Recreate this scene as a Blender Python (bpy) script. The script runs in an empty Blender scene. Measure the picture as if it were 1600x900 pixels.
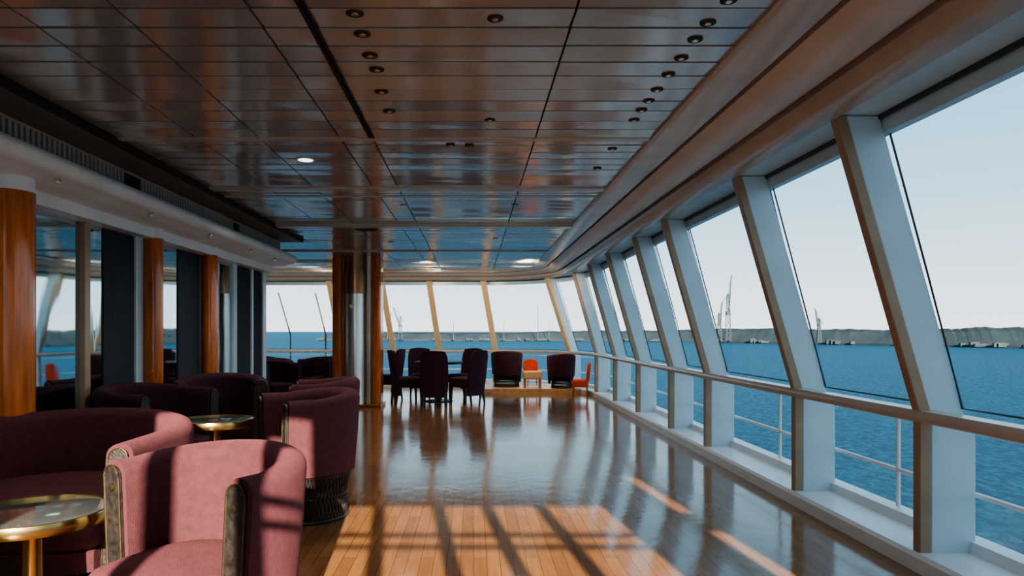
import bpy, math, random
from mathutils import Vector, Matrix
random.seed(7)
scene = bpy.context.scene
COL = scene.collection
rad = math.radians
try:
    scene.view_settings.view_transform = 'AgX'
    scene.view_settings.look = 'AgX - Medium High Contrast'
    scene.view_settings.exposure = 0.25
except Exception:
    pass

# ---------------------------------------------------------------- materials
def new_mat(name):
    m = bpy.data.materials.new(name); m.use_nodes = True
    nt = m.node_tree
    return m, nt, nt.nodes['Principled BSDF']

def mat(name, col, rough=0.5, metal=0.0, spec=0.5, noise=0.0, nscale=8.0, bump=0.0, bscale=60.0, sheen=0.0, stretch=(1,1,1), emit=0.0):
    m, nt, b = new_mat(name)
    b.inputs['Base Color'].default_value = (*col, 1)
    b.inputs['Roughness'].default_value = rough
    b.inputs['Metallic'].default_value = metal
    b.inputs['Specular IOR Level'].default_value = spec
    if sheen:
        b.inputs['Sheen Weight'].default_value = sheen
        b.inputs['Sheen Roughness'].default_value = 0.4
        b.inputs['Sheen Tint'].default_value = (min(1,col[0]*4), col[1]*4, col[2]*4, 1)
    if emit:
        b.inputs['Emission Color'].default_value = (*col, 1)
        b.inputs['Emission Strength'].default_value = emit
    tc = nt.nodes.new('ShaderNodeTexCoord')
    mp = nt.nodes.new('ShaderNodeMapping'); mp.inputs['Scale'].default_value = stretch
    nt.links.new(tc.outputs['Object'], mp.inputs['Vector'])
    n = nt.nodes.new('ShaderNodeTexNoise'); n.inputs['Scale'].default_value = nscale
    n.inputs['Detail'].default_value = 6
    nt.links.new(mp.outputs['Vector'], n.inputs['Vector'])
    r = nt.nodes.new('ShaderNodeValToRGB')
    k = noise
    r.color_ramp.elements[0].position = 0.3; r.color_ramp.elements[1].position = 0.7
    r.color_ramp.elements[0].color = (*[c*(1-k) for c in col], 1)
    r.color_ramp.elements[1].color = (*[min(1, c*(1+k)) for c in col], 1)
    nt.links.new(n.outputs['Fac'], r.inputs['Fac'])
    nt.links.new(r.outputs['Color'], b.inputs['Base Color'])
    if bump:
        n2 = nt.nodes.new('ShaderNodeTexNoise'); n2.inputs['Scale'].default_value = bscale
        n2.inputs['Detail'].default_value = 4
        nt.links.new(mp.outputs['Vector'], n2.inputs['Vector'])
        bp = nt.nodes.new('ShaderNodeBump'); bp.inputs['Strength'].default_value = bump
        bp.inputs['Distance'].default_value = 0.01
        nt.links.new(n2.outputs['Fac'], bp.inputs['Height'])
        nt.links.new(bp.outputs['Normal'], b.inputs['Normal'])
    return m

M_ceil = mat('ceiling_metal', (0.56,0.545,0.54), 0.15, 0.58, noise=0.14, nscale=1.3, bump=0.3, bscale=2.2)
M_dark = mat('dark_gap', (0.012,0.011,0.01), 0.7, noise=0.1)
M_tan = mat('tan_paint', (0.56,0.48,0.42), 0.28, noise=0.08, nscale=3, bump=0.05, bscale=5)
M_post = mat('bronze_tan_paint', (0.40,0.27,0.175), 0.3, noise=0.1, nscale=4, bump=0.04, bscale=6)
M_post_lit = mat('lit_tan_post_paint', (0.80,0.60,0.36), 0.4, noise=0.06, nscale=4)  # lighter copy of the tan post colour, with warm light painted in
M_tan2 = mat('brown_gloss_trim', (0.46,0.40,0.355), 0.16, noise=0.1, nscale=3, bump=0.08, bscale=4)
M_white = mat('white_paint', (0.60,0.72,0.80), 0.3, noise=0.05, nscale=4, bump=0.04, bscale=10)
M_blue = mat('pale_blue_soffit', (0.52,0.74,0.88), 0.25, 0.0, noise=0.08, nscale=3, bump=0.08, bscale=3)
M_cream = mat('cream_paint', (0.84,0.86,0.87), 0.35, noise=0.06, nscale=3)
M_grey = mat('grey_recess', (0.12,0.11,0.10), 0.45, noise=0.1)
M_wood = mat('varnished_wood', (0.50,0.14,0.022), 0.12, noise=0.3, nscale=5, stretch=(6,6,0.6))
M_curtain = mat('dark_curtain', (0.012,0.022,0.032), 0.7, noise=0.2, nscale=20, stretch=(4,4,0.2))
M_fabric = mat('maroon_velvet', (0.098,0.033,0.040), 0.85, spec=0.2, noise=0.14, nscale=30, bump=0.6, bscale=260, sheen=0.3)
M_fabric2 = mat('purple_velvet', (0.055,0.018,0.030), 0.85, spec=0.2, noise=0.2, nscale=25, bump=0.5, bscale=200, sheen=0.2)
M_orange = mat('orange_fabric', (0.80,0.08,0.015), 0.8, noise=0.15, nscale=20, sheen=0.2)
M_panel = mat('dark_lacquer', (0.022,0.018,0.016), 0.5, noise=0.6, nscale=40, bump=0.3, bscale=90)
M_brass = mat('brass', (0.62,0.42,0.16), 0.22, 1.0, noise=0.15, nscale=10)
M_brassd = mat('antique_brass', (0.09,0.065,0.035), 0.5, 0.8, noise=0.3, nscale=30)
M_iron = mat('dark_iron', (0.045,0.035,0.03), 0.4, 0.5, noise=0.2)
M_top = mat('table_glass_top', (0.36,0.38,0.37), 0.08, 0.8, spec=1.0, noise=0.15)
M_steel = mat('brushed_steel', (0.72,0.69,0.66), 0.30, 0.9, noise=0.15, nscale=6, stretch=(8,8,0.3))
M_bronze = mat('bronze_panel', (0.38,0.19,0.10), 0.3, 0.7, noise=0.15, nscale=5)
M_rubber = mat('dark_seal', (0.04,0.06,0.08), 0.5)
M_lamp = mat('lamp_lens', (1.0,0.93,0.8), 0.3, emit=2.0)
M_lampoff = mat('lamp_reflector', (0.75,0.66,0.5), 0.15, 1.0)
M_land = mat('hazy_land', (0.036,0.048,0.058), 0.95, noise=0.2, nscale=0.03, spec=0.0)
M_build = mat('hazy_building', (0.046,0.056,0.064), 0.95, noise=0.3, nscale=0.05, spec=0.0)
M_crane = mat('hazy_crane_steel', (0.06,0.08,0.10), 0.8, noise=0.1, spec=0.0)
M_plat = mat('platform_wood', (0.75,0.42,0.17), 0.35, noise=0.2, nscale=8)
M_cush = mat('cream_cushion', (0.75,0.46,0.22), 0.8, noise=0.1)

def mirror_mat():
    m, nt, b = new_mat('tinted_mirror_glass')
    b.inputs['Base Color'].default_value = (0.54,0.68,0.72,1)
    b.inputs['Metallic'].default_value = 1.0
    b.inputs['Roughness'].default_value = 0.03
    n = nt.nodes.new('ShaderNodeTexNoise'); n.inputs['Scale'].default_value = 1.2
    bp = nt.nodes.new('ShaderNodeBump'); bp.inputs['Strength'].default_value = 0.04; bp.inputs['Distance'].default_value=0.05
    nt.links.new(n.outputs['Fac'], bp.inputs['Height']); nt.links.new(bp.outputs['Normal'], b.inputs['Normal'])
    return m
M_mirror = mirror_mat()

def glass_mat():
    m = bpy.data.materials.new('window_glass'); m.use_nodes = True
    nt = m.node_tree; nt.nodes.clear()
    o = nt.nodes.new('ShaderNodeOutputMaterial')
    t = nt.nodes.new('ShaderNodeBsdfTransparent'); t.inputs['Color'].default_value=(0.95,0.985,0.99,1)
    g = nt.nodes.new('ShaderNodeBsdfGlossy'); g.inputs['Roughness'].default_value=0.02
    mx = nt.nodes.new('ShaderNodeMixShader'); mx.inputs[0].default_value=0.02
    nt.links.new(t.outputs[0], mx.inputs[1]); nt.links.new(g.outputs[0], mx.inputs[2])
    nt.links.new(mx.outputs[0], o.inputs['Surface'])
    return m
M_glass = glass_mat()

def floor_mat():
    m, nt, b = new_mat('polished_wood_floor')
    tc = nt.nodes.new('ShaderNodeTexCoord')
    mp = nt.nodes.new('ShaderNodeMapping'); mp.inputs['Rotation'].default_value=(0,0,rad(90))
    nt.links.new(tc.outputs['Object'], mp.inputs['Vector'])
    br = nt.nodes.new('ShaderNodeTexBrick')
    br.inputs['Color1'].default_value=(0.31,0.155,0.068,1); br.inputs['Color2'].default_value=(0.235,0.112,0.048,1)
    br.inputs['Mortar'].default_value=(0.12,0.052,0.022,1)
    br.inputs['Scale'].default_value=1.0; br.inputs['Mortar Size'].default_value=0.0018
    br.inputs['Brick Width'].default_value=0.9; br.inputs['Row Height'].default_value=0.075
    nt.links.new(mp.outputs['Vector'], br.inputs['Vector'])
    mp2 = nt.nodes.new('ShaderNodeMapping'); mp2.inputs['Scale'].default_value=(14,1.2,1)
    nt.links.new(tc.outputs['Object'], mp2.inputs['Vector'])
    n = nt.nodes.new('ShaderNodeTexNoise'); n.inputs['Scale'].default_value=3; n.inputs['Detail'].default_value=8
    nt.links.new(mp2.outputs['Vector'], n.inputs['Vector'])
    mx = nt.nodes.new('ShaderNodeMixRGB'); mx.blend_type='MULTIPLY'; mx.inputs[0].default_value=0.6
    rp = nt.nodes.new('ShaderNodeValToRGB'); rp.color_ramp.elements[0].color=(0.45,0.4,0.35,1); rp.color_ramp.elements[1].color=(1.3,1.2,1.1,1)
    nt.links.new(n.outputs['Fac'], rp.inputs['Fac'])
    nt.links.new(br.outputs['Color'], mx.inputs[1]); nt.links.new(rp.outputs['Color'], mx.inputs[2])
    nt.links.new(mx.outputs['Color'], b.inputs['Base Color'])
    n3 = nt.nodes.new('ShaderNodeTexNoise'); n3.inputs['Scale'].default_value=1.5
    nt.links.new(tc.outputs['Object'], n3.inputs['Vector'])
    mr = nt.nodes.new('ShaderNodeMapRange'); mr.inputs['To Min'].default_value=0.06; mr.inputs['To Max'].default_value=0.20
    nt.links.new(n3.outputs['Fac'], mr.inputs['Value']); nt.links.new(mr.outputs['Result'], b.inputs['Roughness'])
    b.inputs['Specular IOR Level'].default_value=0.55
    n2 = nt.nodes.new('ShaderNodeTexNoise'); n2.inputs['Scale'].default_value=7
    nt.links.new(tc.outputs['Object'], n2.inputs['Vector'])
    bp = nt.nodes.new('ShaderNodeBump'); bp.inputs['Strength'].default_value=0.12; bp.inputs['Distance'].default_value=0.01
    nt.links.new(n2.outputs['Fac'], bp.inputs['Height']); nt.links.new(bp.outputs['Normal'], b.inputs['Normal'])
    return m
M_floor = floor_mat()

def sea_mat():
    m = bpy.data.materials.new('sea_water'); m.use_nodes=True
    nt=m.node_tree; nt.nodes.clear()
    o=nt.nodes.new('ShaderNodeOutputMaterial')
    tc=nt.nodes.new('ShaderNodeTexCoord')
    mp=nt.nodes.new('ShaderNodeMapping'); mp.inputs['Scale'].default_value=(1,0.55,1); mp.inputs['Rotation'].default_value=(0,0,0.5)
    nt.links.new(tc.outputs['Object'],mp.inputs['Vector'])
    n=nt.nodes.new('ShaderNodeTexNoise'); n.inputs['Scale'].default_value=0.9; n.inputs['Detail'].default_value=10; n.inputs['Roughness'].default_value=0.72
    nt.links.new(mp.outputs['Vector'],n.inputs['Vector'])
    bp=nt.nodes.new('ShaderNodeBump'); bp.inputs['Strength'].default_value=1.0; bp.inputs['Distance'].default_value=1.1
    nt.links.new(n.outputs['Fac'],bp.inputs['Height'])
    rp=nt.nodes.new('ShaderNodeValToRGB')
    rp.color_ramp.elements[0].position=0.42; rp.color_ramp.elements[1].position=0.62
    rp.color_ramp.elements[0].color=(0.0008,0.014,0.038,1); rp.color_ramp.elements[1].color=(0.010,0.080,0.14,1)
    nt.links.new(n.outputs['Fac'],rp.inputs['Fac'])
    d=nt.nodes.new('ShaderNodeBsdfDiffuse'); nt.links.new(rp.outputs['Color'],d.inputs['Color'])
    g=nt.nodes.new('ShaderNodeBsdfGlossy'); g.inputs['Roughness'].default_value=0.22; g.inputs['Color'].default_value=(0.44,0.66,0.80,1)
    nt.links.new(bp.outputs['Normal'],d.inputs['Normal']); nt.links.new(bp.outputs['Normal'],g.inputs['Normal'])
    lw=nt.nodes.new('ShaderNodeLayerWeight'); lw.inputs['Blend'].default_value=0.25
    mr=nt.nodes.new('ShaderNodeMapRange'); mr.inputs['To Min'].default_value=0.03; mr.inputs['To Max'].default_value=0.26
    nt.links.new(lw.outputs['Facing'],mr.inputs['Value'])
    mx=nt.nodes.new('ShaderNodeMixShader')
    nt.links.new(mr.outputs['Result'],mx.inputs[0]); nt.links.new(d.outputs[0],mx.inputs[1]); nt.links.new(g.outputs[0],mx.inputs[2])
    nt.links.new(mx.outputs[0],o.inputs['Surface'])
    return m
M_sea = sea_mat()

# ---------------------------------------------------------------- mesh builder
class MB:
    def __init__(s): s.v=[]; s.f=[]
    def add(s, vs, fs):
        o=len(s.v); s.v+= [tuple(v) for v in vs]; s.f += [tuple(i+o for i in f) for f in fs]
    def box(s,x0,x1,y0,y1,z0,z1):
        s.add([(x0,y0,z0),(x1,y0,z0),(x1,y1,z0),(x0,y1,z0),(x0,y0,z1),(x1,y0,z1),(x1,y1,z1),(x0,y1,z1)],
              [(0,3,2,1),(4,5,6,7),(0,1,5,4),(1,2,6,5),(2,3,7,6),(3,0,4,7)])
    def tube(s, pts, r, n=8, closed=False):
        pts=[Vector(p) for p in pts]; N=len(pts); rings=[]
        rr = r if isinstance(r,(list,tuple)) else [r]*N
        for i,p in enumerate(pts):
            if closed: t=pts[(i+1)%N]-pts[i-1]
            else: t=pts[min(i+1,N-1)]-pts[max(i-1,0)]
            t.normalize()
            up=Vector((0,0,1)) if abs(t.z)<0.95 else Vector((0,1,0))
            a=t.cross(up).normalized(); b=t.cross(a).normalized()
            rings.append([p+a*math.cos(2*math.pi*k/n)*rr[i]+b*math.sin(2*math.pi*k/n)*rr[i] for k in range(n)])
        vs=[v for rg in rings for v in rg]; fs=[]
        for i in range(N if closed else N-1):
            j=(i+1)%N
            for k in range(n):
                fs.append((i*n+k,i*n+(k+1)%n,j*n+(k+1)%n,j*n+k))
        if not closed:
            fs.append(tuple(range(n))); fs.append(tuple((N-1)*n+k for k in reversed(range(n))))
        s.add(vs,fs)
    def lathe(s, prof, cx=0,cy=0, n=48):
        vs=[];fs=[]
        for (r,z) in prof:
            for k in range(n):
                a=2*math.pi*k/n; vs.append((cx+r*math.cos(a),cy+r*math.sin(a),z))
        for i in range(len(prof)-1):
            for k in range(n):
                fs.append((i*n+k,i*n+(k+1)%n,(i+1)*n+(k+1)%n,(i+1)*n+k))
        fs.append(tuple(reversed(range(n)))); fs.append(tuple((len(prof)-1)*n+k for k in range(n)))
        s.add(vs,fs)
    def rings(s, rl):
        n=len(rl[0]); vs=[v for r in rl for v in r]; fs=[]
        for i in range(len(rl)-1):
            for k in range(n):
                fs.append((i*n+k,i*n+(k+1)%n,(i+1)*n+(k+1)%n,(i+1)*n+k))
        fs.append(tuple(reversed(range(n)))); fs.append(tuple((len(rl)-1)*n+k for k in range(n)))
        s.add(vs,fs)
    def extr(s, poly, fn, a, b):
        n=len(poly)
        vs=[fn(u,v,a) for u,v in poly]+[fn(u,v,b) for u,v in poly]
        fs=[tuple(reversed(range(n))),tuple(range(n,2*n))]+[(i,(i+1)%n,n+(i+1)%n,n+i) for i in range(n)]
        s.add(vs,fs)
    def obj(s,name,material,parent=None,label=None,smooth=True,ang=35,bevel=0,cat=None,kind=None,loc=(0,0,0),group=None):
        me=bpy.data.meshes.new(name); me.from_pydata(s.v,[],s.f); me.update()
        import bmesh
        bm=bmesh.new(); bm.from_mesh(me); bmesh.ops.recalc_face_normals(bm,faces=bm.faces); bm.to_mesh(me); bm.free()
        if smooth:
            me.shade_smooth(); me.set_sharp_from_angle(angle=rad(ang))
        me.materials.append(material)
        o=bpy.data.objects.new(name,me); COL.objects.link(o); o.location=loc
        if parent: o.parent=parent
        if bevel:
            md=o.modifiers.new('bevel','BEVEL'); md.width=bevel; md.segments=3; md.limit_method='ANGLE'; md.angle_limit=rad(40)
        if label: o['label']=label
        if cat: o['category']=cat
        if kind: o['kind']=kind
        if group: o['group']=group
        return o

def empty(name,loc,label,cat,rot=0,group=None):
    o=bpy.data.objects.new(name,None); COL.objects.link(o); o.location=loc; o.rotation_euler=(0,0,rot)
    o.empty_display_size=0.1; o['label']=label; o['category']=cat
    if group: o['group']=group
    return o

def copy_thing(root, loc, rot, label=None, scale=None):
    def cp(o,par):
        c=o.copy(); COL.objects.link(c)
        if par: c.parent=par; c.matrix_parent_inverse=Matrix.Identity(4)
        for ch in list(o.children): cp(ch,c)
        return c
    kids=list(root.children)
    r=root.copy(); COL.objects.link(r); r.location=loc; r.rotation_euler=(0,0,rot)
    if scale: r.scale=scale
    if label: r['label']=label
    for k in kids: cp(k,r)
    return r

# ---------------------------------------------------------------- hull path (outer window line)
XW=2.447; Y0=-0.8; YS=13.8; CX=0.2; RX=XW-CX; RY=2.7
PP=[]
y=Y0
while y<YS-0.01: PP.append((XW,y)); y+=0.4
for i in range(0,31):
    t=math.pi/2*i/30; PP.append((CX+RX*math.cos(t),YS+RY*math.sin(t)))
x=CX-0.4
while x>-6.01: PP.append((x,YS+RY)); x-=0.4
PP=[Vector(p) for p in PP]
TT=[]
for i in range(len(PP)):
    d=PP[min(i+1,len(PP)-1)]-PP[max(i-1,0)]; TT.append(d.normalized())
SS=[0.0]
for i in range(1,len(PP)): SS.append(SS[-1]+(PP[i]-PP[i-1]).length)
def at(s):
    s=max(0,min(SS[-1]-1e-6,s))
    for i in range(len(SS)-1):
        if SS[i+1]>=s:
            k=(s-SS[i])/(SS[i+1]-SS[i]); p=PP[i].lerp(PP[i+1],k); t=TT[i].lerp(TT[i+1],k).normalized(); break
    n=Vector((-t.y,t.x))
    return p,t,n
def s_near(x,y):
    q=Vector((x,y)); best=min(range(len(PP)-1),key=lambda i:(((PP[i]+PP[i+1])/2)-q).length)
    bs=0;bd=1e9
    for j in range(21):
        s=SS[max(best-1,0)]+(SS[min(best+2,len(SS)-1)]-SS[max(best-1,0)])*j/20
        d=(at(s)[0]-q).length
        if d<bd: bd=d;bs=s
    return bs
def Lp(s,d,tt,h):
    p,t,n=at(s); q=p+n*d+t*tt; return (q.x,q.y,h)
def sweep(mb,prof,s0,s1):
    st=[s0]+[s for s in SS if s0+1e-3<s<s1-1e-3]+[s1]
    mb.rings([[Lp(s,d,0,h) for d,h in prof] for s in st])
SE=SS[-1]

# ---------------------------------------------------------------- floor / ceiling
CH=2.6
def room_poly(d,h):
    pts=[]
    for s in SS:
        pts.append(Lp(s,d,0,h))
    pts[-1]=(-6.0,pts[-1][1],h)
    pts+= [(-6.0,10.33,h),(-3.2,10.33,h),(-3.2,Y0,h)]
    return pts
def slab(name,d,z0,z1,material):
    mb=MB(); a=room_poly(d,z0); b=room_poly(d,z1); n=len(a)
    mb.add(a+b,[tuple(range(n)),tuple(range(n,2*n))]+[(i,(i+1)%n,n+(i+1)%n,n+i) for i in range(n)])
    return mb.obj(name,material,smooth=False,kind='structure')
fl=slab('floor',0.0,-0.15,0.0,M_floor); fl['label']='polished orange-brown wood plank floor with glossy varnish'
cb=slab('ceiling',0.3,CH+0.03,CH+0.15,M_dark); cb['label']='glossy bronze metal plank ceiling with dark seams'

inner=[(Lp(s,1.25,0,0)[0],Lp(s,1.25,0,0)[1]) for s in SS]
def xlim(y):
    if y<=YS: return XW-1.25
    best=None
    for a,b in zip(inner,inner[1:]):
        if a[1]<=y<=b[1] and b[1]>a[1]: best=a[0]+(b[0]-a[0])*(y-a[1])/(b[1]-a[1])
    return best
mb=MB(); y=Y0+0.02; pw=0.19; seams=[-6.0,-4.2,-2.39,-1.86,-1.44,-0.9,-0.68,0.414,3.0]
while y<15.2:
    y1=min(y+pw-0.009,15.22)
    xr=xlim((y+y1)/2)
    xl=-2.39 if y<9.9 else -6.0
    rowt=random.uniform(-0.0034,0.0034)
    for a,b in zip(seams,seams[1:]):
        a2=max(a,xl)+0.005; b2=min(b,(xr or -9))-0.005
        if b2-a2<0.03: continue
        t=rowt+random.uniform(-0.0018,0.0018); t2=rowt+random.uniform(-0.0018,0.0018); q=random.uniform(-.0008,.0008)
        mb.add([(a2,y,CH+t-q),(b2,y,CH+t2-q),(b2,y1,CH-t2-q),(a2,y1,CH-t-q),(a2,y,CH+.025),(b2,y,CH+.025),(b2,y1,CH+.025),(a2,y1,CH+.025)],
               [(0,1,2,3),(0,4,5,1),(1,5,6,2),(2,6,7,3),(3,7,4,0)])
    y+=pw
o=mb.obj('ceiling_planks',M_ceil,smooth=False,kind='structure',bevel=0.0); o.parent=cb; o['label']='row of glossy bronze metal ceiling planks'
tn=[0]
def trim(mb,material,label,**k):
    tn[0]+=1
    return mb.obj('trim_%d'%tn[0],material,kind='structure',label=label,**k)
for yy,w,dz in ((4.72,0.07,0.008),(6.35,0.12,0.014),(6.75,0.05,0.008),(8.5,0.14,0.035),(11.3,0.1,0.02)):
    mb=MB(); mb.box(-2.39 if yy<9.9 else -6.0,XW-1.25,yy,yy+w,CH-dz,CH+0.02); trim(mb,M_tan2,'raised cross strip on the metal ceiling')
mb=MB(); mb.box(-0.70,-0.68,Y0,4.7,CH-0.010,CH+0.02); mb.box(-0.672,-0.665,Y0,4.7,CH-0.014,CH+0.02); trim(mb,M_dark,'dark track running along the ceiling')

def st(prof,material,label,s0=0,s1=SE):
    m=MB(); sweep(m,prof,s0,s1); return trim(m,material,label,ang=30)
st([(1.26,2.66),(1.26,2.585),(1.22,2.575),(1.03,2.575),(1.03,2.66)],M_tan2,'glossy brown cove strip edging the ceiling')
st([(1.03,2.66),(1.03,2.62),(0.99,2.62),(0.99,2.66)],M_dark,'dark recessed groove')
st([(0.99,2.66),(0.99,2.58),(0.95,2.555),(0.86,2.53),(0.76,2.52),(0.73,2.53),(0.73,2.66)],M_tan,'glossy tan cove panel above the windows')
st([(0.73,2.66),(0.73,2.60),(0.69,2.60),(0.69,2.66)],M_dark,'dark recessed groove')
st([(0.69,2.66),(0.69,2.52),(0.665,2.48),(0.62,2.455),(0.55,2.447),(0.49,2.45),(0.46,2.47),(0.46,2.66)],M_tan2,'rounded brown beam above the window posts')
st([(0.47,2.66),(0.47,2.475),(0.20,2.475),(0.20,2.66)],M_blue,'pale blue soffit above the slanted windows')
st([(0.255,2.48),(0.25,2.45),(0.235,2.45),(0.235,2.48)],M_rubber,'dark rubber seal along the window head')
st([(0.235,2.6),(0.225,2.375),(0.17,2.375),(0.17,2.6)],M_blue,'pale blue window head')
st([(0.06,0.0),(0.06,0.08),(0.04,0.10),(-0.04,0.10),(-0.04,-0.1)][::-1],M_cream,'cream curb along the window wall')
st([(-0.04,-0.3),(-0.04,0.095),(-0.24,0.10),(-0.25,0.16),(-0.34,0.17),(-0.36,0.15),(-0.36,-0.5)],M_cream,'white outer sill ledge')

m=MB(); sweep(m,[(0.04,0.81),(0.05,0.825),(0.05,0.85),(0.035,0.872),(-0.07,0.872),(-0.07,0.81)],0,SE)
m.obj('handrail',M_tan,label='cream painted handrail sill running along the slanted windows',cat='handrail')
def circ(d,h,r,n=8): return [(d+r*math.cos(2*math.pi*k/n),h+r*math.sin(2*math.pi*k/n)) for k in range(n)]
m=MB(); sweep(m,circ(-0.32,0.40,0.016),0,SE); sweep(m,circ(-0.32,0.74,0.010),0,SE)
m.obj('guard_rail',M_cream,label='white pipe guard rail outside the lower openings',cat='railing')

posts_s=[y-Y0 for y in (0.85,2.35,3.845,5.33,7.38,8.74,10.5,12.2)]
posts_s+=[s_near(2.40,14.0), s_near(2.1,15.27)]
far_x=[0.52,-0.82,-1.85,-3.05,-5.3]
posts_s+=[s_near(x,YS+RY) for x in far_x]
def lean(s):
    if s<14.5: return 0.0
    return 0.0 if s<15.0 else 0.22
gus=[(-0.045,0.09),(-0.045,0.80),(-0.20,0.80),(-0.25,0.785),(-0.272,0.75),(-0.275,0.70),(-0.275,0.09)]
for s in posts_s:
    ln=lean(s); far=s>15.0
    hw=0.065 if far else 0.032
    def F(d,h,w,s=s,ln=ln):
        return Lp(s,d,w+(ln*max(0,(h-0.85))/1.62 if ln else 0),h)
    r=empty('window_post',Lp(s,0,0,0),('slanted tan post with warm light painted in between the far windows' if far else 'painted steel post with tan edge leaning inward between windows'),'post',group='window posts')
    base=Vector(Lp(s,0,0,0)); r.location=base
    def Fl(d,h,w): return tuple(Vector(F(d,h,w))-base)
    m=MB()
    m.extr([(0.03,0.0),(0.03,0.85),(0.49,2.47),(0.425,2.47),(-0.035,0.86),(-0.035,0.0)],Fl,-hw,hw)
    m.obj('flange',M_post_lit if far else M_post,parent=r,bevel=0.008,smooth=False,label='tan inner flange')
    m=MB(); m.extr([(-0.035,0.84),(0.425,2.47),(0.245,2.47),(-0.215,0.84)],Fl,-0.025,0.025)
    m.obj('web',M_white,parent=r,smooth=False,bevel=0.004)
    m=MB(); m.extr([(-0.035,b) if a==-0.045 else (a,b) for a,b in gus],Fl,-0.03,0.03)
    m.obj('gusset',M_white,parent=r,smooth=False,bevel=0.006,label='white gusset plate with rounded corner')
for a,b in zip(posts_s,posts_s[1:]):
    if b-a<1.2: continue
    s=a+(b-a)*0.5
    if a>14: continue
    m=MB(); m.tube([Lp(s,-0.32,0,0.15),Lp(s,-0.32,0,0.82)],0.014)
    m.obj('stanchion',M_cream,label='thin white upright of the guard rail',cat='railing post',group='guard rail uprights')

def gd(h): return -0.215+(h-0.86)/(2.45-0.86)*0.42
wn=0
edges=[0.0]+posts_s+[SE]
for a,b in zip(edges,edges[1:]):
    wn+=1
    a2=a+0.028;b2=b-0.028
    stp=[a2]+[s for s in SS if a2+.05<s<b2-.05]+[b2]
    la=lean(a);lb=lean(b)
    def G(s,h,o=0.0,a=a,b=b,la=la,lb=lb):
        k=(s-a)/(b-a); ln=(la*(1-k)+lb*k)*max(0,h-0.85)/1.62
        return Lp(s,gd(h)+o,ln,h)
    m=MB()
    vs=[G(s,0.87) for s in stp]+[G(s,2.40) for s in stp]; n=len(stp)
    m.add(vs,[(i,i+1,n+i+1,n+i) for i in range(n-1)])
    w=m.obj('window_%d'%wn,M_glass,kind='structure',label='slanted window pane looking out to sea')
    m=MB()
    loop=[G(s,0.882,0.004) for s in stp]+[G(stp[-1]-0.004,1.6,0.004)]+[G(s,2.385,0.004) for s in reversed(stp)]+[G(stp[0]+0.004,1.6,0.004)]
    m.tube(loop,0.006,6,closed=True)
    m.obj('seal',M_rubber,parent=w,label='dark rubber window seal')

# ---------------------------------------------------------------- left wall
XL=-3.1; YL1=10.33
mb=MB(); mb.box(XL-0.12,XL-0.03,Y0,YL1,0,2.6); o=mb.obj('wall_left',M_grey,smooth=False,kind='structure',label='dark inner lounge wall')
mb=MB(); mb.box(-6.1,XL-0.12,YL1,YL1+0.1,0,2.62); mb.obj('wall_recess',M_grey,smooth=False,kind='structure',label='dark return wall')
mb=MB(); mb.box(-6.1,-6.0,YL1,YS+RY+0.2,0,2.62); mb.obj('wall_far',M_cream,smooth=False,kind='structure',label='cream side wall')
def pm(px): return 3410.0/(740-px)
items=[(-900,-200,'g'),(-200,-195,'f'),(-190,-30,'g'),(-30,50,'w'),(55,125,'g'),(125,134,'f'),(134,160,'g'),(160,208,'c'),(208,222,'s'),(222,250,'w'),(250,277,'g'),(277,310,'c'),(310,335,'w'),(335,362,'g'),(362,367,'s'),(367,390,'c'),(390,393,'s'),(393,408,'c'),(408,413,'s')]
for a,b,k in items:
    y0=max(pm(a),Y0) if a>-900 else Y0; y1=pm(b)
    mb=MB()
    if k=='g':
        wn+=1; mb.box(XL-0.03,XL,y0,y1,0.06,2.17); o=mb.obj('window_%d'%wn,M_mirror,smooth=False,kind='structure',label='tinted glass lounge panel reflecting the sea')
    elif k=='f':
        mb.box(XL-0.03,XL+0.04,y0,y1,0,2.17); trim(mb,M_post,'tan vertical window frame',smooth=False,bevel=0.005)
    elif k=='s':
        mb.box(XL-0.03,XL+0.03,y0,y1,0,2.17); trim(mb,M_white,'pale grey vertical frame',smooth=False,bevel=0.005)
    elif k=='c':
        n=40; pf=[(XL+0.010+0.003*math.sin(i*1.2),y0+(y1-y0)*i/n) for i in range(n+1)]
        vs=[(x,y,0.03) for x,y in pf]+[(x,y,2.16) for x,y in pf]+[(XL-.03,y,0.03) for x,y in pf]+[(XL-.03,y,2.16) for x,y in pf]
        N=n+1; fs=[(i,i+1,N+i+1,N+i) for i in range(n)]+[(2*N+i,2*N+i+1,3*N+i+1,3*N+i) for i in range(n)]+[(0,N,3*N,2*N),(n,N+n,3*N+n,2*N+n)]+[(N+i,N+i+1,3*N+i+1,3*N+i) for i in range(n)]
        mb.add(vs,fs); mb.obj('curtain',M_curtain,label='flat dark navy curtain between glass lounge panels',cat='curtain',group='lounge curtains')
for cx,cy,r in ((-2.91,4.4,0.15),(-3.0,6.6,0.085),(-3.02,8.05,0.09)):
    e=empty('wood_column',(cx,cy,0),'round varnished orange wood column by the glass lounge wall','column',group='wood columns')
    mb=MB(); mb.lathe([(r,0.10),(r,2.17)]); mb.obj('shaft',M_wood,parent=e)
    mb=MB(); mb.lathe([(r*1.12,0.0),(r*1.12,0.09),(r*1.02,0.10)]); mb.obj('base_ring',M_brass,parent=e,label='brass base ring')
    mb=MB(); mb.lathe([(r*0.97,2.17),(r*0.97,2.285)]); mb.obj('cap_ring',M_cream,parent=e,label='pale cap ring')
def lbox(x0,x1,z0,z1,material,label,y0=Y0,y1=9.9,bev=0.006):
    m=MB(); m.box(x0,x1,y0,y1,z0,z1); return trim(m,material,label,smooth=False,bevel=bev)
lbox(-2.42,-2.39,2.55,2.64,M_dark,'dark edge of the ceiling recess')
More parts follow.
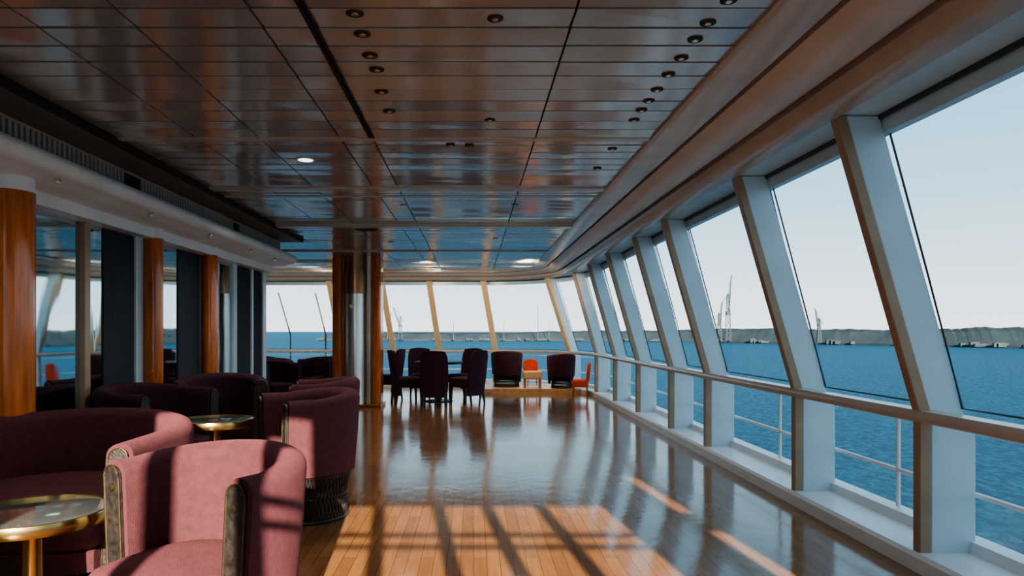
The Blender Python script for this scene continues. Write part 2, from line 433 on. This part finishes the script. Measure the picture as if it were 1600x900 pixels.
lbox(-2.75,-2.42,2.552,2.62,M_grey,'grey ceiling recess')
lbox(-3.2,-2.72,2.36,2.62,M_grey,'grey recess back')
m=MB(); prof=[(-3.1,2.40),(-2.64,2.415),(-2.60,2.40),(-2.585,2.36),(-2.60,2.31),(-2.64,2.285),(-2.72,2.28),(-2.74,2.26),(-3.1,2.255)]
m.extr(prof,lambda u,v,w:(u,w,v),Y0,10.3); trim(m,M_cream,'white rounded header above the lounge glass',ang=50)
lbox(-3.1,-2.96,2.165,2.26,M_cream,'white lower header band',y1=10.35)
m=MB()
m.box(-2.72,-2.715,Y0,9.85,2.42,2.55)
o=trim(m,M_dark,'dark vent slot')
m=MB(); y=Y0+0.1; k=0
m.box(-2.715,-2.698,Y0+0.1,9.8,2.535,2.55); m.box(-2.715,-2.698,Y0+0.1,9.8,2.418,2.43)
while y<9.8:
    if not (5.45<y<5.7 or 7.9<y<8.1): m.box(-2.715,-2.70,y,y+0.03,2.425,2.545)
    y+=0.055
g=m.obj('vent_grille',M_tan2,smooth=False,label='long slatted air vent above the white header',cat='air vent')
for yy in (4.5,5.8,7.1,8.4,9.4):
    m=MB(); m.lathe([(0.02,0),(0.022,0.02),(0.015,0.035)],n=16)
    o=m.obj('header_spotlight',M_lampoff,label='tiny round spotlight on the white header',cat='spotlight',group='header spotlights',loc=(-2.66,yy,2.25)); 

# ---------------------------------------------------------------- unseen rear wall, openings and tall right extension shaped for the sun
YR=-0.8
m=MB()
def rb(x0,x1,z0,z1,t=0.06): m.box(x0,x1,YR-t,YR,z0,z1)
rb(-3.2,-1.40,0,2.75); rb(-1.40,2.05,0,0.55)
rb(-0.40,1.62,2.13,2.75); rb(1.62,2.12,0.0,2.75); rb(2.22,6.0,-0.5,9.0); rb(2.12,2.22,0,0.5)  # raised right part is added, unseen, to keep sun off the window posts
for x in (-0.88,-0.42,-0.03,0.40,0.76,1.16): rb(x-0.045,x+0.045,0.55,2.62)
rb(-0.40,1.62,1.855,1.872); rb(-0.40,1.62,1.77,1.785)
rb(2.12,2.22,1.9,2.05); rb(2.12,2.22,1.2,1.3)
m.obj('wall_rear',M_cream,smooth=False,kind='structure',label='cream rear wall with tall mullioned openings and an added sun-blocking extension')

# ---------------------------------------------------------------- ceiling lights
def downlight(x,y,r=0.045,on=False):
    e=empty('downlight',(x,y,CH-0.003),'small round recessed ceiling downlight'+(' glowing white' if on else ' with metal rim'),'ceiling light',group='ceiling downlights')
    mb=MB(); n=24
    mb.lathe([(r*1.2,0.004),(r*1.2,-0.002),(r*1.0,-0.004),(r*0.95,0.0)],n=n)
    mb.obj('rim',M_brassd if not on else M_white,parent=e)
    mb=MB(); mb.lathe([(r*0.9,-0.003),(r*0.8,-0.0045)],n=n)
    mb.obj('reflector',M_iron if not on else M_lamp,parent=e)
    mb=MB(); mb.lathe([(r*0.5,-0.004),(r*0.42,-0.007)],n=n)
    mb.obj('lens',M_lamp if on else M_lampoff,parent=e)
for yy in (2.96,3.13,3.34,3.56,3.78,3.96,4.13,4.32,5.0,5.6): downlight(0.985,yy,0.028)
for yy in (2.87,3.07,3.31,3.49,3.81,4.15): downlight(-0.5+0.02*random.random(),yy,0.031)
for x,yy in ((0.09,2.92),(0.1,4.32),(-0.16,4.90),(-0.03,4.92),(-0.72,7.2),(0.42,7.2),(1.0,2.76),(0.3,9.8),(-1.2,10.2)): downlight(x,yy,0.028)
downlight(-1.27,5.32,0.06,True)
m=MB(); m.lathe([(0.14,0.0),(0.14,-0.02),(0.1,-0.03)],n=32); m.obj('ceiling_speaker',M_dark,label='dark round ceiling disc near the column',cat='ceiling speaker',loc=(-1.35,8.85,CH))
def spot(x,y,e,ang=150,col=(1.0,0.94,0.88),z=2.56,aim=None):  # added spots for interior fill and sun-like patches
    d=bpy.data.lights.new('fill_spot','SPOT'); d.energy=e; d.spot_size=rad(ang); d.spot_blend=1.0; d.shadow_soft_size=0.15; d.color=col
    o=bpy.data.objects.new('fill_spot',d); COL.objects.link(o); o.location=(x,y,z)
    if aim: o.rotation_euler=(Vector(aim)-Vector((x,y,z))).to_track_quat('-Z','Y').to_euler()
for x,yy,en in ((-1.27,5.32,60),(-2.0,3.2,45),(-2.0,7.4,60),(-0.72,7.2,30),(0.42,7.2,20),(-1.0,10.2,60),(0.6,10.2,40),(-0.6,13.0,60),(-3.8,12.9,60),(-0.5,3.5,20),(-4.4,14.8,50)):
    spot(x,yy,en*1.0)  # added fill; only the glowing downlight shows a lit source
spot(1.1,14.75,140,75,(1.0,0.66,0.34))  # added warm spot, stands in for sun on the platform
spot(1.95,13.9,60,60,(1.0,0.66,0.34),2.45)  # added warm spot for the sunlit look beside the far windows
spot(-0.4,12.2,90,42,(1.0,0.72,0.40))  # added warm spots imitate light patches by table and column
spot(-1.45,12.0,60,36,(1.0,0.72,0.40))
spot(1.0,12.6,150,80,(1.0,0.80,0.55),2.5,(1.6,16.2,1.9))  # added spots that brighten the far posts and header band
spot(-0.9,13.0,150,90,(1.0,0.80,0.55),2.5,(-0.8,16.4,1.9))
spot(-3.6,13.0,110,90,(1.0,0.80,0.55),2.5,(-3.8,16.4,2.1))

# ---------------------------------------------------------------- structural column
e=empty('metal_column',(-2.02,12.3,0),'steel and bronze clad column with wooden corner strips','column')
mb=MB(); mb.box(-0.26,0.26,-0.10,0.22,0.02,2.62); mb.obj('core',M_bronze,parent=e,smooth=False)
mb=MB(); mb.lathe([(0.18,0.02),(0.18,1.95)],cx=-0.03,cy=-0.12); mb.obj('steel_cladding',M_steel,parent=e,label='brushed steel half-round cladding')
mb=MB(); mb.lathe([(0.20,1.95),(0.20,2.32)],cx=-0.03,cy=-0.12); mb.obj('bronze_band',M_bronze,parent=e,label='bronze panel band')
mb=MB(); mb.lathe([(0.18,2.32),(0.18,2.62)],cx=-0.03,cy=-0.12); mb.obj('top_cladding',M_bronze,parent=e)
for x0,x1 in ((-0.42,-0.24),(0.26,0.42)):
    mb=MB(); mb.box(x0,x1,-0.2,0.25,0.02,2.62); mb.obj('wood_strip',M_wood,parent=e,smooth=False,bevel=0.06,label='varnished wood corner strip')
mb=MB(); mb.box(0.18,0.24,-0.18,-0.1,0.02,2.62); mb.obj('steel_strip',M_steel,parent=e,smooth=False,bevel=0.01)
mb=MB(); mb.box(-0.45,0.45,-0.34,0.28,0.0,0.06); mb.obj('plinth',M_brass,parent=e,smooth=False,bevel=0.01,label='brass plinth')
mb=MB(); mb.box(-0.09,-0.01,-0.315,-0.30,1.70,1.76); mb.obj('plate',M_cream,parent=e,smooth=False,label='small pale plate')

# ---------------------------------------------------------------- tub armchair
def tub(loc,rot,label,fabric,W=0.84,D=0.42,A=0.27,H=0.86,B=0.30,t=0.065,SB=0.11,name='tub_armchair',cat='armchair',group='tub armchairs'):
    e=empty(name,loc,label,cat,rot=rot,group=group)
    rx=W/2-t; ry=D-t
    path=[]
    for k in range(6): path.append((rx,-A+A*k/6,0))
    for k in range(33):
        a=math.pi*k/32; path.append((rx*math.cos(a),ry*math.sin(a),math.sin(a)))
    for k in range(1,7): path.append((-rx,-A*k/6,0))
    rings=[]
    N=len(path)
    for i,(px,py,b) in enumerate(path):
        ax,ay,_=path[max(i-1,0)]; bx,by,_=path[min(i+1,N-1)]
        tv=Vector((bx-ax,by-ay)).normalized(); nv=Vector((tv.y,-tv.x))
        h=H-0.035+0.045*b
        sec=[(-t,B)]+[(-t,h-t*0.9)]+[(-t*math.cos(q),h-t*0.9+t*0.9*math.sin(q)) for q in [math.pi*j/10 for j in range(1,10)]]+[(t,h-t*0.9),(t*1.0,(B+h)/2),(t*0.85,B)]
        ring=[]
        for o_,z in sec:
            fl=0.03*(z-B)/(h-B)
            ring.append((px+nv.x*(o_+fl),py+nv.y*(o_+fl),z))
        rings.append(ring)
    mb=MB(); mb.rings(rings); mb.obj('backrest',fabric,parent=e,ang=50)
    for sx in (1,-1):
        h=H-0.035; prof=[]
        for o_,z in [(-t*0.7,0.10),(-t*0.7,h-t)]+[(-t*0.7*math.cos(q),h-t+t*0.7*math.sin(q)) for q in [math.pi*j/8 for j in range(1,8)]]+[(t*0.7,h-t),(t*0.7,0.10)]:
            fl=0.03*(z-B)/(h-B); prof.append((sx*(rx+o_+fl) if sx>0 else -(rx+o_+fl),z))
        mb=MB(); mb.extr(prof,lambda u,v,w:(u,w,v),-A-0.018,-A-0.001)
        p=mb.obj('arm_panel',M_panel,parent=e,bevel=0.004,smooth=False,label='dark lacquered arm front panel')
        mb=MB(); mb.tube([(u,-A-0.018,v) for u,v in prof],0.004,6)
        mb.obj('brass_trim',M_brassd,parent=p,label='thin brass edging')
        mb=MB()
        mb.lathe([(0.016,0),(0.016,0.005),(0.009,0.008)],n=16)
        mb.v=[(sx*(rx+0.02)+a,-A-0.018-c,h-t*1.6+b_) for a,b_,c in mb.v]
        mb.obj('roundel',M_brassd,parent=p,label='small brass roundel')
    out=[]
    ix=rx-t*0.9; iy=ry-t*0.9
    for k in range(25):
        a=math.pi*k/24; out.append((ix*math.cos(a),iy*math.sin(a)))
    for k in range(1,16):
        a=math.pi*k/16; c=math.cos(a); sn=math.sin(a)
        out.append((-ix*(abs(c)**0.6)*(1 if c>0 else -1)*1.0,-A-0.02-SB*(sn**0.7)))
    def ring(sc,z): return [(x*sc,(y+0.05)*sc-0.05,z) for x,y in out]
    mb=MB(); mb.rings([ring(.96,B-0.03),ring(1.0,B),ring(1.01,B+0.06),ring(.99,B+0.10),ring(.93,B+0.125),ring(.75,B+0.145),ring(.4,B+0.155),ring(.1,B+0.157)])
    mb.obj('seat_cushion',fabric,parent=e,ang=60)
    mb=MB(); mb.rings([ring(.98,B-0.13),ring(.99,B-0.03)]); mb.obj('seat_frame',fabric,parent=e)
    ob=[]
    n=64
    for k in range(n):
        a=2*math.pi*k/n; x=math.cos(a)*(rx+0.02); y=math.sin(a); y=y*(ry+0.02) if y>0 else y*(A+0.02)
        ob.append((x,y))
    mb=MB()
    top=[(x,y,B-0.01) for x,y in ob]; bot=[(x*0.95,y*0.95,0.012) for x,y in ob]; mid=[(x*0.92,y*0.92,B*0.5) for x,y in ob]
    mb.tube(top,0.014,6,closed=True); mb.tube(bot,0.014,6,closed=True); mb.tube(mid,0.008,5,closed=True)
    for k in range(n):
        mb.tube([top[k],mid[(k+1)%n],bot[(k+2)%n]],0.006,5); mb.tube([top[k],mid[(k-1)%n],bot[(k-2)%n]],0.006,5)
    mb.obj('base',M_iron,parent=e,label='dark openwork metal base')
    return e
def face(fx,fy): return math.atan2(fx,-fy)
near=tub((-1.07,2.71,0),face(-0.50,-0.87),'maroon velvet tub armchair with dark arm panels beside a brass table',M_fabric,W=0.78,D=0.39,A=0.10,H=0.825,SB=0.24)
sofa=tub((-2.32,3.98,0),face(0.0,-1.0),'wide curved maroon velvet loveseat with dark arm panels',M_fabric,W=1.34,D=0.60,A=0.62,H=0.80,name='tub_loveseat',cat='sofa',group='lounge sofas')
c3=tub((-1.22,5.0,0),face(-0.85,-0.5),'maroon velvet tub armchair on an openwork metal base, sunlit',M_fabric,W=0.76,D=0.38,A=0.20,H=0.88,B=0.33)
copy_thing(c3,(-1.50,6.75,0),face(-1,-0.15),'maroon velvet tub armchair standing behind a similar sunlit one',scale=(1,1,0.97))
pur=tub((-2.52,7.0,0),face(0.25,-0.97),'dark purple tub armchair near the glass lounge wall',M_fabric2,W=0.86,D=0.42,A=0.26,H=0.86)
copy_thing(pur,(-2.60,5.74,0),face(0.9,-0.3),'dark purple tub armchair in shade by the glass wall')
for x,y,f in ((-3.75,13.2,(0.3,-1)),(-3.05,13.9,(-0.4,-1)),(-4.3,14.3,(0.6,-0.8)),(-2.75,15.0,(0.2,-1)),(-3.4,12.2,(0.7,-0.7))):
    copy_thing(pur,(x,y,0),face(*f),'dark armchair in silhouette near the far windows',scale=(0.8,0.8,0.92))
m=MB(); pl=[(0.15,14.72),(2.22,14.72),(1.95,15.35),(1.6,15.75),(0.9,16.05),(0.15,16.15)]
m.rings([[(a,b,0.0) for a,b in pl],[(a,b,0.1) for a,b in pl]])
m.obj('platform',M_plat,smooth=False,label='low sunlit wooden platform under the far windows',cat='platform')
copy_thing(pur,(0.72,15.35,0.1),face(0.1,1),'dark purple armchair on the wooden platform',scale=(0.75,0.75,0.90))
copy_thing(pur,(1.88,14.98,0.1),face(-0.2,1),'dark maroon armchair beside the orange form for its lit side',scale=(0.64,0.58,0.84))

def small_orange(loc,rot,sc=1.0):
    e=empty('orange_accent',loc,'orange-red chair form standing in for a sunlit accent by the windows','chair',rot=rot)
    mb=MB(); mb.box(-0.22,0.22,-0.2,0.2,0.22,0.40); mb.obj('seat',M_orange,parent=e,smooth=False,bevel=0.04)
    mb=MB(); mb.extr([(-0.22,0.36),(-0.24,0.6),(-0.2,0.78),(0,0.82),(0.2,0.78),(0.24,0.6),(0.22,0.36)],lambda u,v,w:(u,w+0.1*(v-0.36),v),0.14,0.22); mb.obj('backrest',M_orange,parent=e,smooth=False,bevel=0.02)
    for a,b in ((-.18,-.16),(.18,-.16),(-.18,.16),(.18,.16)):
        mb=MB(); mb.tube([(a,b,0.24),(a*1.1,b*1.1,0)],[0.02,0.014]); mb.obj('leg',M_wood,parent=e)
    e.scale=(sc,sc,sc)
    return e
small_orange((2.16,14.25,0),face(-1,0.2),0.82)  # orange form stands in for the lit side of the maroon armchair
small_orange((1.30,15.58,0.1),face(0.2,-1),0.72)
e=empty('bench',(1.25,15.0,0.1),'low cream cushioned bench in sunlight','bench')
mb=MB(); mb.box(-0.20,0.20,-0.12,0.12,0.2,0.36); mb.obj('cushion',M_cush,parent=e,smooth=False,bevel=0.03)
for a,b in ((-.16,-.09),(.16,-.09),(-.16,.09),(.16,.09)):
    mb=MB(); mb.box(a-.02,a+.02,b-.02,b+.02,0,0.21); mb.obj('leg',M_wood,parent=e,smooth=False)

# ---------------------------------------------------------------- round tables
def rtable(loc,label,R=0.29,H=0.57):
    e=empty('side_table',loc,label,'table',group='brass side tables')
    mb=MB(); mb.lathe([(R-0.012,H-0.03),(R-0.008,H-0.004),(R-0.02,H)],n=64); mb.obj('tabletop',M_top,parent=e,label='dark reflective round top')
    mb=MB(); n=64
    prof=[(R-0.012,H-0.045),(R,H-0.045),(R+0.006,H-0.022),(R,H+0.002),(R-0.012,H+0.002)]
    vs=[];fs=[]
    for r,z in prof:
        for k in range(n):
            a=2*math.pi*k/n; vs.append((r*math.cos(a),r*math.sin(a),z))
    L=len(prof)
    for i in range(L):
        j=(i+1)%L
        for k in range(n): fs.append((i*n+k,i*n+(k+1)%n,j*n+(k+1)%n,j*n+k))
    mb.add(vs,fs); mb.obj('rim',M_brass,parent=e,label='polished brass edge')
    mb=MB(); mb.lathe([(0.045,0.02),(0.038,0.05),(0.036,H-0.09),(0.06,H-0.05),(0.12,H-0.035)],n=32); mb.obj('pedestal',M_brass,parent=e)
    mb=MB(); mb.lathe([(0.19,0.0),(0.19,0.012),(0.12,0.022),(0.05,0.03)],n=48); mb.obj('base',M_brass,parent=e)
    return e
t1=rtable((-1.80,2.87,0),'round brass-edged side table with dark glossy top')
rtable((-1.80,4.90,0),'round side table with pale reflective top among armchairs',R=0.265,H=0.69)

# ---------------------------------------------------------------- dining set
def dining(loc,rot,label):
    e=empty('dining_chair',loc,label,'chair',rot=rot,group='dark dining chairs')
    mb=MB(); mb.box(-0.23,0.23,-0.24,0.22,0.30,0.48); mb.obj('seat',M_fabric2,parent=e,smooth=False,bevel=0.035)
    mb=MB(); rl=[]
    for k in range(9):
        z=0.16+0.79*k/8; w=0.225+0.02*math.sin(k/8*math.pi)-(0.03 if k==8 else 0); yo=0.17+0.10*(k/8)**1.4
        ringp=[]
        for j in range(9): u=-1+2*j/8; ringp.append((w*u,yo-0.05*(1-abs(u)**2)*-1*0.6,z+(0.02*(1-u*u) if k==8 else 0)))
        for j in range(9): u=1-2*j/8; ringp.append((w*u,yo+0.07*1-0.02*abs(u)+0.05*(1-u*u)*0.6,z+(0.02*(1-u*u) if k==8 else 0)))
        rl.append(ringp)
    mb.rings(rl); mb.obj('backrest',M_fabric2,parent=e,ang=50)
    for a,b in ((-.19,-.2),(.19,-.2),(-.19,.2),(.19,.2)):
        mb=MB(); mb.tube([(a,b,0.36),(a*1.03,b*1.05+(0.04 if b>0 else 0),0)],[0.026,0.018],8); mb.obj('leg',M_iron,parent=e,label='dark tapered leg')
    return e
d0=dining((-0.68,12.35,0),face(0,1),'dark purple high-backed dining chair at a round table')
for x,y,f in ((-0.12,12.70,(-0.8,0.6)),(-1.20,12.75,(0.9,0.3)),(-0.18,13.7,(-0.6,-0.8)),(-1.0,13.95,(0.3,-0.9)),(-1.66,13.4,(-0.9,0.2))):
    copy_thing(d0,(x,y,0),face(*f),'dark purple high-backed dining chair at a round table')
e=empty('dining_table',(-0.65,13.15,0),'round dark dining table with pedestal','table')
mb=MB(); mb.lathe([(0.43,0.70),(0.45,0.715),(0.45,0.735),(0.44,0.745)]); mb.obj('tabletop',M_panel,parent=e)
mb=MB(); mb.lathe([(0.06,0.03),(0.045,0.1),(0.045,0.6),(0.15,0.70)]); mb.obj('pedestal',M_iron,parent=e)
mb=MB(); mb.lathe([(0.26,0),(0.26,0.015),(0.07,0.04)]); mb.obj('base',M_iron,parent=e)

# ---------------------------------------------------------------- outside: sea, land, cranes
m=MB(); SZ=-18.0
m.add([(-30000,-3000,SZ),(30000,-3000,SZ),(30000,60000,SZ),(-30000,60000,SZ)],[(0,1,2,3)])
m.obj('sea',M_sea,smooth=False,kind='stuff',label='rippled teal blue sea stretching to the horizon',cat='sea')
shore=[(-330,1500),(-200,1480),(0,1430),(200,1420),(330,1330),(420,1230),(520,1050),(600,880),(640,800),(760,700),(1000,560)]
m=MB(); vs=[];fs=[]; K=0
pts=[]
for (a,b),(c,d) in zip(shore,shore[1:]):
    n=24
    for i in range(n): pts.append((a+(c-a)*i/n,b+(d-b)*i/n))
for i,(x,y) in enumerate(pts):
    kk=0.70+0.24*max(0,min(1,(x-50)/350))
    base=(25+1.2*math.sin(i*0.11)+0.8*math.sin(i*0.43)+random.uniform(-0.6,0.6))*kk
    edge=2.5
    vs+= [(x,y,SZ-1),(x,y,SZ+edge),(x+15,y+30,SZ+base*0.8),(x+30,y+60,SZ+base)]
    if i:
        o=4*(i-1)
        for j in range(3): fs.append((o+j,o+4+j,o+5+j,o+j+1))
m.add(vs,fs); m.obj('shoreline',M_land,smooth=False,kind='stuff',label='low hazy wooded shoreline across the water',cat='land')
m=MB()
for i in range(60):
    x,y=random.choice(pts); w=random.uniform(6,20); h=random.uniform(2,4)
    yy=y-random.uniform(4,12); z0=SZ+1
    m.box(x-w/2,x+w/2,yy,yy+3,z0,z0+h+random.uniform(0,3))
m.obj('harbor_buildings',M_build,smooth=False,kind='stuff',label='scattered hazy harbor buildings on the shoreline',cat='buildings')
def crane(x,y,H,lab,jl=0.5,jdir=1,w=3.0):
    e=empty('crane',(x,y,SZ+3),lab,'crane',group='harbor cranes')
    m=MB()
    hh=H*0.72
    for a,b in ((-w,-w),(w,-w),(w,w),(-w,w)): m.tube([(a,b,0),(a*0.35,b*0.35,hh)],0.55,5)
    n=9
    for k in range(n):
        f0=1-0.65*k/n; f1=1-0.65*(k+1)/n; z0=hh*k/n; z1=hh*(k+1)/n
        m.tube([(-w*f0,-w*f0,z0),(w*f1,-w*f1,z1)],0.35,4); m.tube([(w*f0,-w*f0,z0),(-w*f1,-w*f1,z1)],0.35,4)
    m.obj('mast',M_crane,parent=e)
    m=MB(); m.box(-w*0.9,w*0.9,-w*0.6,w*0.6,hh*0.55,hh*0.62); m.obj('cab',M_crane,parent=e)
    m=MB(); m.tube([(0,0,hh*0.6),(jdir*H*jl*0.25,0,H)],0.9,5); m.tube([(jdir*2.5,0,hh*0.6),(jdir*H*jl*0.25,0,H)],0.6,5); m.tube([(0,0,hh),(jdir*H*jl*0.25,0,H)],0.4,4)
    m.tube([(-jdir*H*0.12,0,hh*0.75),(0,0,hh)],0.5,4)
    m.obj('jib',M_crane,parent=e)
crane(432,1195,112,'tall lattice harbor crane rising over the shoreline',0.2,1,4)
crane(412,1180,66,'slim lattice harbor crane beside a taller one',0.3,1,3)
crane(508,1035,50,'small harbor crane above the low shoreline',0.5,-1,2.5)
crane(-150,1440,66,'distant harbor crane seen across the bay',0.9,-1,4)
crane(-172,1430,54,'distant harbor crane seen across the bay',0.3,1,3)
for x,h in ((128,70),(-40,42),(60,38),(190,46),(150,40)):
    m=MB(); m.tube([(x,1400,SZ+2),(x,1400,SZ+h)],[0.8,0.4],5); m.obj('boat_mast',M_crane,label='thin distant boat mast on the horizon',cat='mast',group='distant masts')
for (x0,x1) in ((-5.55,-5.2),(-4.5,-4.2)):
    m=MB(); m.tube([(x0,20.0,2.4),(x1,20.0,1.2),(x1,20.0,-2)],0.02,6); m.obj('deck_antenna',M_iron,label='thin dark leaning rod outside the far windows',cat='antenna',group='outside rods')

# ---------------------------------------------------------------- world, sun, camera
w=bpy.data.worlds.new('World'); scene.world=w; w.use_nodes=True; nt=w.node_tree
bg=nt.nodes['Background']
tc=nt.nodes.new('ShaderNodeTexCoord'); sp=nt.nodes.new('ShaderNodeSeparateXYZ'); rp=nt.nodes.new('ShaderNodeValToRGB')
nt.links.new(tc.outputs['Generated'],sp.inputs[0]); nt.links.new(sp.outputs['Z'],rp.inputs['Fac']); nt.links.new(rp.outputs['Color'],bg.inputs['Color'])
cr=rp.color_ramp; cr.elements[0].position=0.0; cr.elements[0].color=(0.54,0.54,0.56,1)
cr.elements[1].position=1.0; cr.elements[1].color=(0.20,0.27,0.33,1)
for p,c in ((0.06,(0.42,0.50,0.56)),(0.16,(0.24,0.39,0.48)),(0.34,(0.13,0.28,0.385)),(0.6,(0.20,0.30,0.37))):
    el=cr.elements.new(p); el.color=(*c,1)
bg.inputs['Strength'].default_value=2.7
sd=bpy.data.lights.new('Sun','SUN'); sd.energy=18; sd.angle=rad(0.53); sd.color=(1.0,0.88,0.70)
so=bpy.data.objects.new('Sun',sd); COL.objects.link(so)
so.rotation_euler=Vector((-0.11,1,-0.35)).to_track_quat('-Z','Y').to_euler(); so.location=(3,-10,6)

cd=bpy.data.cameras.new('Camera'); cam=bpy.data.objects.new('Camera',cd); COL.objects.link(cam)
cam.location=(0,0,1.3); cam.rotation_euler=(rad(90),0,0)
cd.sensor_width=36; cd.lens=36*1100/1600; cd.shift_x=60/1600; cd.shift_y=68/1600
cd.clip_start=0.05; cd.clip_end=100000
scene.camera=cam
